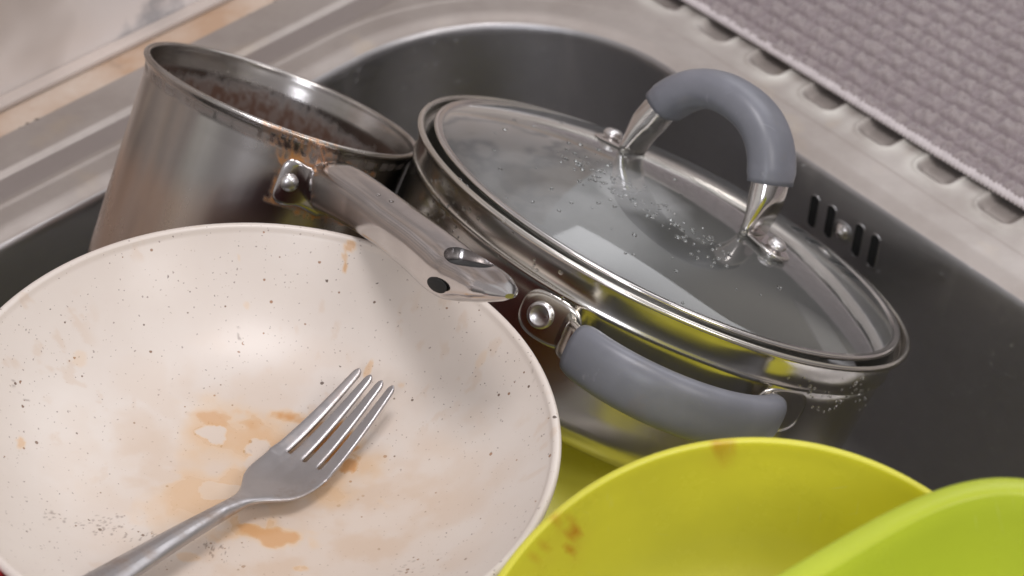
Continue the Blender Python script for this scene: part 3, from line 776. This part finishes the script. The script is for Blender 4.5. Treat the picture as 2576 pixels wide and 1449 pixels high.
# droplets
def drops(name, o, pts, parent, rmin, rmax, inside=False):
    bm = bmesh.new()
    for x, y in pts:
        l, n = hit(o, x, y)
        if l is None: continue
        if inside and n.dot(Vector((0,0,1))) < 0: n = -n
        r = random.uniform(rmin, rmax); Rr = frame_rot(n, (.2,.3,.9)).to_4x4()
        bmesh.ops.create_icosphere(bm, subdivisions=2, radius=r, matrix=Matrix.Translation(l + n*(r*.12)) @ Rr @ Matrix.Diagonal((random.uniform(.8,1.3), random.uniform(.8,1.3), .42, 1)))
    me = bpy.data.meshes.new(name); bm.to_mesh(me); bm.free(); me.materials.append(M_water); me.polygons.foreach_set('use_smooth', [True]*len(me.polygons))
    ob = bpy.data.objects.new(name, me); link(ob, parent); ob['kind'] = 'stuff'; return ob
pts = []
for _ in range(150):
    t = random.random(); x = 1420 + 400*t + random.gauss(0, 22); y = 395 + 265*t**1.1 + random.gauss(0, 16) - 10; pts.append((x, y))
for _ in range(60): pts.append((random.uniform(1150, 2000), random.uniform(300, 800)))
drops('water_drops', gl, pts, lid, .0005, .0013)
pts = [(random.gauss(1140, 45), random.gauss(540, 60)) for _ in range(50)] + [(random.uniform(1980, 2200), random.uniform(950, 1040)) for _ in range(60)] + [(random.uniform(1100, 1500), random.uniform(450, 780)) for _ in range(40)]
drops('water_drops', pbody, pts, pot, .0004, .0010)
drops('water_drops', hd, [(952, 490), (985, 506)], sauce, .0009, .0012)

# things inside the pot
bpy.context.view_layer.update(); MWP = pot.matrix_world
a_ = MWP @ Vector(hit(gl, 1960, 655)[0]) ; 
def potpt(x, y, zl):
    """point on the plane z=zl of the pot's frame"""
    d = MP.to_3x3() @ ray(x, y); o_ = MP @ CAM; t = (zl-o_.z)/d.z; return o_ + d*t
p0 = potpt(1925, 600, -.050); p1 = potpt(2128, 930, -.018)
M_ut = plain('grey_utensil', (.30,.29,.30), .35, metallic=.2)
sp_ = thing('serving_spoon', 'flat steel spoon handle lying inside the pot under the glass lid', 'spoon', MWP @ p0, RP)
dv_ = (p1-p0); L = dv_.length; dv_.normalize(); sd_ = dv_.cross(Vector((0,0,1))).normalized(); un = sd_.cross(dv_)
secs = [(dv_*(L*s), sd_, un, .0062 + .0028*s, .0011, 4) for s in np.linspace(0, 1, 16)]
loft('handle', secs, M_ut, sp_, n=24)
secs = [(dv_*(-.012 - .050*s) + Vector((0,0,-.004))*math.sin(math.pi*s), sd_, un, .0062 + .017*max(0.0, math.sin(math.pi*min(1, max(0, s))))**.7, .0011, 3) for s in np.linspace(-.25, 1, 18)]
loft('bowl', [s for s in secs], M_fork, sp_, n=28)
zw = min(-.040, (MWP @ p0).z - .004, (MWP @ p1).z - .010)
ctrw = MWP @ Vector((.085*math.cos(R_(39.3)), .085*math.sin(R_(39.3)), 0)); 
ctrl_w = Vector((0,0,0))
az_l = MWP.to_3x3().inverted() @ Vector((math.cos(R_(39.3)), math.sin(R_(39.3)), 0)); az_l.z = 0; az_l.normalize()
bl = az_l*.105; tz = (zw - (MWP @ Vector((bl.x, bl.y, -.060))).z)/(MWP.to_3x3() @ Vector((0,0,1))).z
c0 = MWP @ Vector((bl.x, bl.y, -.060 + tz)); ring_w = []
for k in range(96):
    a = 2*math.pi*k/96; d_ = Vector((math.cos(a), math.sin(a), 0)); lo, hi = 0, .3
    for _ in range(24):
        mid = (lo+hi)/2; q = MP @ (c0 + d_*mid)
        if math.hypot(q.x, q.y) < .1228 and q.z > -.0775 and (q.z > -.066 or math.hypot(q.x, q.y) < .119): lo = mid
        else: hi = mid
    ring_w.append(c0 + d_*lo)
mw, ntw, bw = newmat('murky_water'); bw.inputs['Base Color'].default_value = (.05,.05,.042,1); bw.inputs['Roughness'].default_value = .06; bw.inputs['IOR'].default_value = 1.33
ntw.links.new(mix(ntw, rampf(ntw, noise(ntw, 30, 5), .4, 0, .7, 1), (.035,.036,.03), (.10,.098,.085)), bw.inputs['Base Color'])
wat = meshobj('dirty_water', [c0] + ring_w, [(0, 1+k, 1+(k+1) % 96) for k in range(96)], mw, None); tag(wat, 'grey dirty water standing in the low side of the tilted pot', 'water')
for (x, y, sx, sy, rt, mt, nm_, lb_) in ((1790, 715, .0085, .0035, .35, M_pepper, 'red_pepper_piece', 'larger orange red pepper scrap in the pot beneath the lid'),
                            (1850, 745, .0075, .0028, .2, M_pepper, 'red_pepper_piece', 'thin red pepper sliver in the pot nearer the spoon handle'),
                            (1975, 862, .0150, .0030, .3, M_green_refl, 'green_reflection_patch', 'green patch standing in for the lime bowl reflection near the front rim')):  # green sliver added to imitate a reflection of the lime bowl
    p = potpt(x, y, -.060); o = bpy.data.objects.new(nm_, bpy.data.meshes.new(nm_)); COL.objects.link(o)
    bm = bmesh.new(); bmesh.ops.create_uvsphere(bm, u_segments=24, v_segments=12, radius=1)
    for v in bm.verts:
        v.co = Vector((v.co.x*sx*1.4, v.co.y*sy*1.6 + 2.2*sx*.25*(v.co.x**2), v.co.z*.0016 + .002*v.co.x*v.co.x))
    bm.to_mesh(o.data); bm.free(); o.data.materials.append(mt); o.data.polygons.foreach_set('use_smooth', [True]*len(o.data.polygons))
    o.location = MWP @ p; o.rotation_euler = (RP @ Matrix.Rotation(-rt, 3, 'Z')).to_euler(); tag(o, lb_, 'food scrap', 'food scraps in the pot')

# ------------------------------------------------------------------ frying pan
nF = nvec(6.4, 15.3); cF = Vector((-0.0996, 0.5632, 0.1064)); RF = frame_rot(nF, (1, 0, 0))
pan = thing('frying_pan', 'white speckled ceramic frying pan, dirty with orange oil, in front of the saucepan', 'frying pan', cF, RF)
RPn = .1200
inn = [(r, -.043*(1 - (r/.1165)**3.4)-.0012) for r in np.linspace(0.0, .1160, 130)]
prof = inn + arc(.1180, -.0016, .0020, 150, -60, 12)
sur = lathe('ceramic_surface', dense(prof, .0012), 700, M_cer, pan)
outp = [(.1189,-.0034)] + [(r+.0022, -.043*(1 - (r/.1165)**3.4)-.0052) for r in np.linspace(.1150, 0.06, 40)] + [(0,-.0480)]
lathe('red_outside', outp, 160, M_red, pan)
l_, _ = hit(sur, 60, 1400); aH = math.atan2(l_.y, l_.x) + .02; dH = Vector((math.cos(aH), math.sin(aH), 0)); wH = Vector((-dH.y, dH.x, 0))
loft('handle', [(dH*(.1165 + .150*q) + Vector((0,0,-.010 + .030*q)), wH, Vector((0,0,1)), .0125 - .004*math.sin(3.14*min(1, q*1.1)) , .0085, 2.5) for q in np.linspace(0, 1, 16)], plain('red_handle', (.40,.02,.02), .4), pan)
V = verts(sur); px, py = V[:,0], V[:,1]
def loc(x, y):
    l, _ = hit(sur, x, y); return (l.x, l.y) if l is not None else None
def blob(lst, nsc=130, warp=.010, soft=.25):
    out = np.zeros(len(V)); n_ = fbm(px*nsc+9, py*nsc+4, 4)-.5; n2_ = fbm(px*nsc*.4+2, py*nsc*.4+7, 3)-.5
    for x, y, rx, ry, rot, amt in lst:
        c = loc(x, y)
        if c is None: continue
        sx, sy = rx/6450, ry/6450/.72; a = R_(rot); dx, dy = px-c[0], py-c[1]
        u = dx*math.cos(a)+dy*math.sin(a); v = -dx*math.sin(a)+dy*math.cos(a)
        d = np.sqrt((u/sx)**2 + (v/sy)**2) + (warp/((sx+sy)*.5))*(n_*1.4 + n2_*2)
        out = np.maximum(out, amt*(1-sstep(1-soft, 1.0, d)))
    return out
oil = blob([(640,1110,290,110,-6,.50),(540,1250,270,85,6,.40),(870,1190,170,110,30,.42),(730,1050,115,30,-4,.75),(620,1060,95,32,5,.6),(560,1110,110,40,10,.38),(590,1190,60,55,0,.42),(690,1160,60,60,0,.45),(470,1250,150,45,8,.28),(380,1270,90,40,0,.22),
            (690,1345,85,26,-8,.65),(640,1320,70,26,0,.45),(850,1150,100,66,30,1.0),(810,1110,70,60,30,.9),(930,1200,55,60,50,.30),(960,1260,40,26,0,.35)], 110, .016, .95)
holes = blob([(520,1090,30,16,0,1),(650,1125,42,24,20,1),(640,1165,30,22,20,1),(400,1200,80,26,5,.9),(640,1290,40,26,0,1),(560,1235,40,14,0,.6)], 160, .006, .25)
oil = np.clip(oil*1.25, 0, 1)*(1-holes)
oil = np.maximum(oil, blob([(838,1120,70,60,35,.95),(800,1085,50,30,20,.8),(880,1170,40,34,30,.9)], 160, .006, .4))
sm = blob([(882,621,24,9,-8,.7),(868,645,9,6,0,.6),(869,672,9,9,0,.75),(926,926,11,18,-20,.55),(598,735,12,20,0,.0),(600,650,9,10,0,.3),(52,1112,10,12,0,.6),(130,655,10,5,0,.4),(905,780,8,4,0,.4),(620,770,10,6,0,.3),
           (1012,968,12,7,0,.35),(1210,905,30,12,60,.25),(760,1430,26,10,10,.5),(200,905,20,22,0,.25),(830,1255,14,10,0,.4),(470,1400,30,12,0,.4)], 220, .002, .35)
oil = np.maximum(oil, sm)
rr = np.hypot(px, py)
film = np.clip(1-rr/.085, 0, 1)**.5*sstep(.42, .60, fbm(px*38+3, py*38+8, 5))*.55
film = np.maximum(film, .80*blob([(800,1330,640,320,0,1.0)], 40, .02, .75)*(.45+.55*sstep(.35,.62,fbm(px*70+5, py*70, 5))))
film = np.maximum(film, .6*blob([(640,1180,380,210,0,1.0),(900,1250,330,190,10,.9),(1190,1130,150,130,60,.6)], 60, .03, .6)*sstep(.35,.6,fbm(px*50, py*50, 5)))
film = np.maximum(film, .35*sstep(.64, .72, fbm(px*150+1, py*150, 4))*sstep(.5, .6, fbm(px*25, py*25)))
ci = fbm(px*900, py*900, 3); cl = fbm(px*60+20, py*60+11, 3)
crz = blob([(250,1330,90,40,0,1),(420,1385,40,26,0,1),(430,1420,50,20,0,.9),(245,1340,60,26,0,1),(265,1300,45,20,0,.8),(130,1300,40,20,-20,1),(560,1410,40,26,0,.9),(900,1250,60,60,0,.3),(590,870,18,14,0,.8),(600,815,8,20,0,.4),(940,1090,40,22,30,.9),(1195,1075,10,8,0,1),(430,985,60,60,0,.3),
            (560,985,60,40,0,.3),(60,1000,20,60,30,.6),(870,880,14,16,0,.7),(640,1130,110,70,0,.35),(1330,950,14,60,10,.45),(1040,1430,120,50,0,.5),(700,1300,50,20,0,.5)], 100, .01, .8)
crumb = .5*sstep(.76, .80, ci + .10*crz)*sstep(.2, .6, crz)
attr(sur, 'dirt', np.clip(crz*sstep(.35,.6,fbm(px*140, py*140, 3)), 0, 1))
attr(sur, 'oil', np.clip(oil, 0, 1)); attr(sur, 'film', np.clip(film, 0, 1)); attr(sur, 'crumb', crumb)

# ------------------------------------------------------------------ fork
bpy.context.view_layer.update()
lf, _ = hit(sur, 698, 1238); base = sur.matrix_world @ lf
th = R_(52); fd = Vector((math.cos(th), math.sin(th), 0)); fw = Vector((math.sin(th), -math.cos(th), .06)).normalized()
fork = thing('fork', 'stainless steel dinner fork lying in the oily white frying pan', 'fork', base + Vector((0,0,.0030)))
# profile: (s along, height, half width, half thickness)
def hprof(s):   # height of centre line
    return np.interp(s, [-.20,-.10,-.05,-.030,-.018,-.008,0,.008,.018,.030,.045,.060,.068], [.0560,.0290,.0170,.0115,.0085,.0052,.0014,.0004,.0007,.0028,.0068,.0118,.0145])
def wprof(s):
    return np.interp(s, [-.20,-.17,-.10,-.05,-.028,-.018,-.012,-.006,.000,.006,.016], [.0100,.0098,.0062,.0040,.0030,.0032,.0060,.0102,.0120,.0125,.0127])
ks = np.linspace(-.20, .068, 200); hs = hprof(ks)
for _ in range(6): hs[1:-1] = (hs[:-2]+2*hs[1:-1]+hs[2:])/4
for _ in range(20): hs[1:-1] = (hs[:-2]+2*hs[1:-1]+hs[2:])/4
wsm = wprof(ks)
for _ in range(4): wsm[1:-1] = (wsm[:-2]+2*wsm[1:-1]+wsm[2:])/4
H_ = lambda s: float(np.interp(s, ks, hs)); W_ = lambda s: float(np.interp(s, ks, wsm))*1.26
UP = Vector((0,0,1))
def fpt(s, w, h=0): return fd*s + fw*w + UP*(H_(s)+h)
# head + tines: one mesh from a grid with slots
V = []; F = []
SP, ST = .0160, .0625          # end of solid palm, tips
TWH = .0154
def ring(s, w0, w1, th_, crown=0.0, ex=.5, nc=28):
    out = []; W = W_(min(s, SP))
    for j in range(nc):
        a = 2*math.pi*j/nc; c, sn = math.cos(a), math.sin(a)
        w = (w0+w1)/2 + (w1-w0)/2*math.copysign(abs(c)**ex, c)
        h = th_*math.copysign(abs(sn)**ex, sn)
        dish = .0016*(w/max(W,1e-4))**2*float(sstep(-.012, .004, s))
        crn = crown*(1-((w)/max(W,1e-4))**2) if sn > 0 else 0
        out.append(fpt(s, w, h + dish + crn))
    return out
def addloft(rs):
    b0 = len(V); nc = len(rs[0])
    for r in rs: V.extend(r)
    for i in range(len(rs)-1):
        for j in range(nc): F.append((b0+i*nc+j, b0+i*nc+(j+1) % nc, b0+(i+1)*nc+(j+1) % nc, b0+(i+1)*nc+j))
    F.append(tuple(b0+j for j in range(nc-1, -1, -1))); F.append(tuple(b0+(len(rs)-1)*nc+j for j in range(nc)))
rs = []
for s in list(np.linspace(-.16, -.03, 50)) + list(np.linspace(-.028, SP, 40)):
    W = W_(s); th_ = np.interp(s, [-.2,-.1,-.03,-.01,.01], [.0012,.0016,.0020,.0014,.0010]); cr = np.interp(s, [-.2,-.12,-.06,-.03,-.015], [.0006,.0010,.0019,.0015,0])
    rs.append(ring(s, -W, W, th_, cr, ex=.6))
addloft(rs)
tn, gp_ = .0064, .00173
for k_ in range(4):
    a0 = -TWH + k_*(tn+gp_); a1 = a0 + tn; rs = []
    for i in range(50):
        s = SP - .0035 + (ST - SP + .0035)*i/49; f = max(0, (s-SP)/(ST-SP)); g = f
        mid = (a0+a1)/2*(1-.25*g); hwid = (a1-a0)/2*(1-.44*g**1.5)
        if s < SP+.003: hwid += .0007*((SP+.003-s)/.0065)**2
        if f > .94: hwid *= math.sqrt(max(.05, 1-((f-.94)/.064)**2))
        rs.append(ring(s, mid-hwid, mid+hwid, .0010 + .0002*min(1, f*3), ex=.55))
    addloft(rs)
bpy.data.objects.remove(fork)
fork = fixn(meshobj('fork', [v for v in V], F, M_fork, None)); fork.location = base + Vector((0,0,.0030))
tag(fork, 'stainless steel dinner fork lying in the oily white frying pan', 'fork')
rm = fork.modifiers.new('r', 'REMESH'); rm.mode = 'VOXEL'; rm.voxel_size = .00038; rm.use_smooth_shade = True
sm_ = fork.modifiers.new('s', 'SMOOTH'); sm_.factor = .5; sm_.iterations = 4
dg = bpy.context.evaluated_depsgraph_get(); nm = bpy.data.meshes.new_from_object(fork.evaluated_get(dg)); fork.modifiers.clear(); fork.data = nm
fork.data.polygons.foreach_set('use_smooth', [True]*len(fork.data.polygons))

# ------------------------------------------------------------------ lime bowls
def bowlobj(name, label, c, R3, outline_fn, depth, mat, lip=.006, group='lime plastic bowls', base=.45, th_=.0022, pw=2.2):
    root = thing(name, label, 'bowl', c, R3, group)
    n = 240; prof = []
    for s in np.linspace(0, 1, 40):      # inner: from centre out
        prof.append((s, -depth*(1 - max(0, (s-base)/(1-base))**pw) if s > base else -depth))
    V = []; F = []
    ts = np.linspace(0, 2*np.pi, n, endpoint=False); OX = np.array([outline_fn(t) for t in ts])
    nrm = OX/np.linalg.norm(OX, axis=1, keepdims=True)
    rings_ = []
    for s, z in prof: rings_.append(np.column_stack([OX*s, np.full(n, z)]))
    for k in range(1, 9):                 # rolled lip
        a = math.pi*k/8; rings_.append(np.column_stack([OX + nrm*(lip*.5*(1-math.cos(a))), np.full(n, .0016*math.sin(a) - .0010*(1-math.cos(a)))]))
    for s, z in prof[::-1]:
        rings_.append(np.column_stack([OX*s + nrm*th_*s, np.full(n, z-th_)]))
    A = np.concatenate(rings_); m_ = len(rings_)
    for i in range(m_-1):
        for j in range(n): F.append((i*n+j, i*n+(j+1) % n, (i+1)*n+(j+1) % n, (i+1)*n+j))
    o = meshobj('shell', A, F, mat, root)
    bm = bmesh.new(); bm.from_mesh(o.data); bmesh.ops.remove_doubles(bm, verts=bm.verts, dist=1e-6); bmesh.ops.recalc_face_normals(bm, faces=bm.faces); bm.to_mesh(o.data); bm.free()
    o.data.polygons.foreach_set('use_smooth', [True]*len(o.data.polygons))
    return root, o
def circ(R0): return lambda t: (R0*math.cos(t), R0*math.sin(t))
def rsq(R0, ex): return lambda t: (R0*math.copysign(abs(math.cos(t))**(2/ex), math.cos(t)), R0*math.copysign(abs(math.sin(t))**(2/ex), math.sin(t)))
rA, oA = bowlobj('plastic_bowl', 'lime yellow plastic bowl with red sauce spots beside the white frying pan', Vector((.0855,.411,.1015)), frame_rot(nvec(30, 270), (1,0,0)), circ(.1050), .055, M_lime, lip=.0030, base=.66)
V = verts(oA); sa = np.zeros(len(V)); nn_ = fbm(V[:,0]*300, V[:,1]*300, 3)-.5
for x, y, r, am in ((1441,1335,.0018,1),(1438,1388,.0016,.9),(1415,1340,.0009,.5),(1390,1355,.0012,.7),(1372,1385,.0010,.5),(1400,1300,.0016,.5),(1560,1120,.002,.0),(1830,1122,.002,.5),(1800,1118,.0014,.6),(1345,1410,.0015,.4)):
    l, _ = hit(oA, x, y)
    if l is None: continue
    d_ = np.hypot(V[:,0]-l.x, (V[:,1]-l.y)*.8) + .002*nn_; sa = np.maximum(sa, am*(1-sstep(r*.5, r*1.5, d_)))
attr(oA, 'sauce', sa)
# front square bowl: horizontal rim, one side running up-right in view, corner near the right edge
zB = .185; q0 = onz(2100, 1449, zB); qc = onz(2560, 1165, zB)
sx = (qc-q0); sx.z = 0; sx.normalize(); sy = Vector((sx.y, -sx.x, 0)); hB = .095
cB = qc - sx*hB*.96 + sy*hB*.98
rB, oB = bowlobj('plastic_bowl', 'lime plastic bowl with square rounded rim, nearest the bottom right corner', cB, frame_rot((0,0,1), sx), rsq(hB, 4.5), .070, M_lime_shaded, lip=.0100, base=.5)
# shallow lime dish the pot rests on
rC, oC = bowlobj('plastic_plate', 'flat yellow lime plastic plate wedged under the pot and behind the sauce spotted bowl', Vector((.048,.528,-.026)), frame_rot(nvec(17, 275), (1,0,0)), circ(.130), .010, M_lime, lip=.003, base=.8)
attr(oC, 'sauce', np.zeros(len(oC.data.vertices))); rC['category'] = 'plate'; del rC['group']
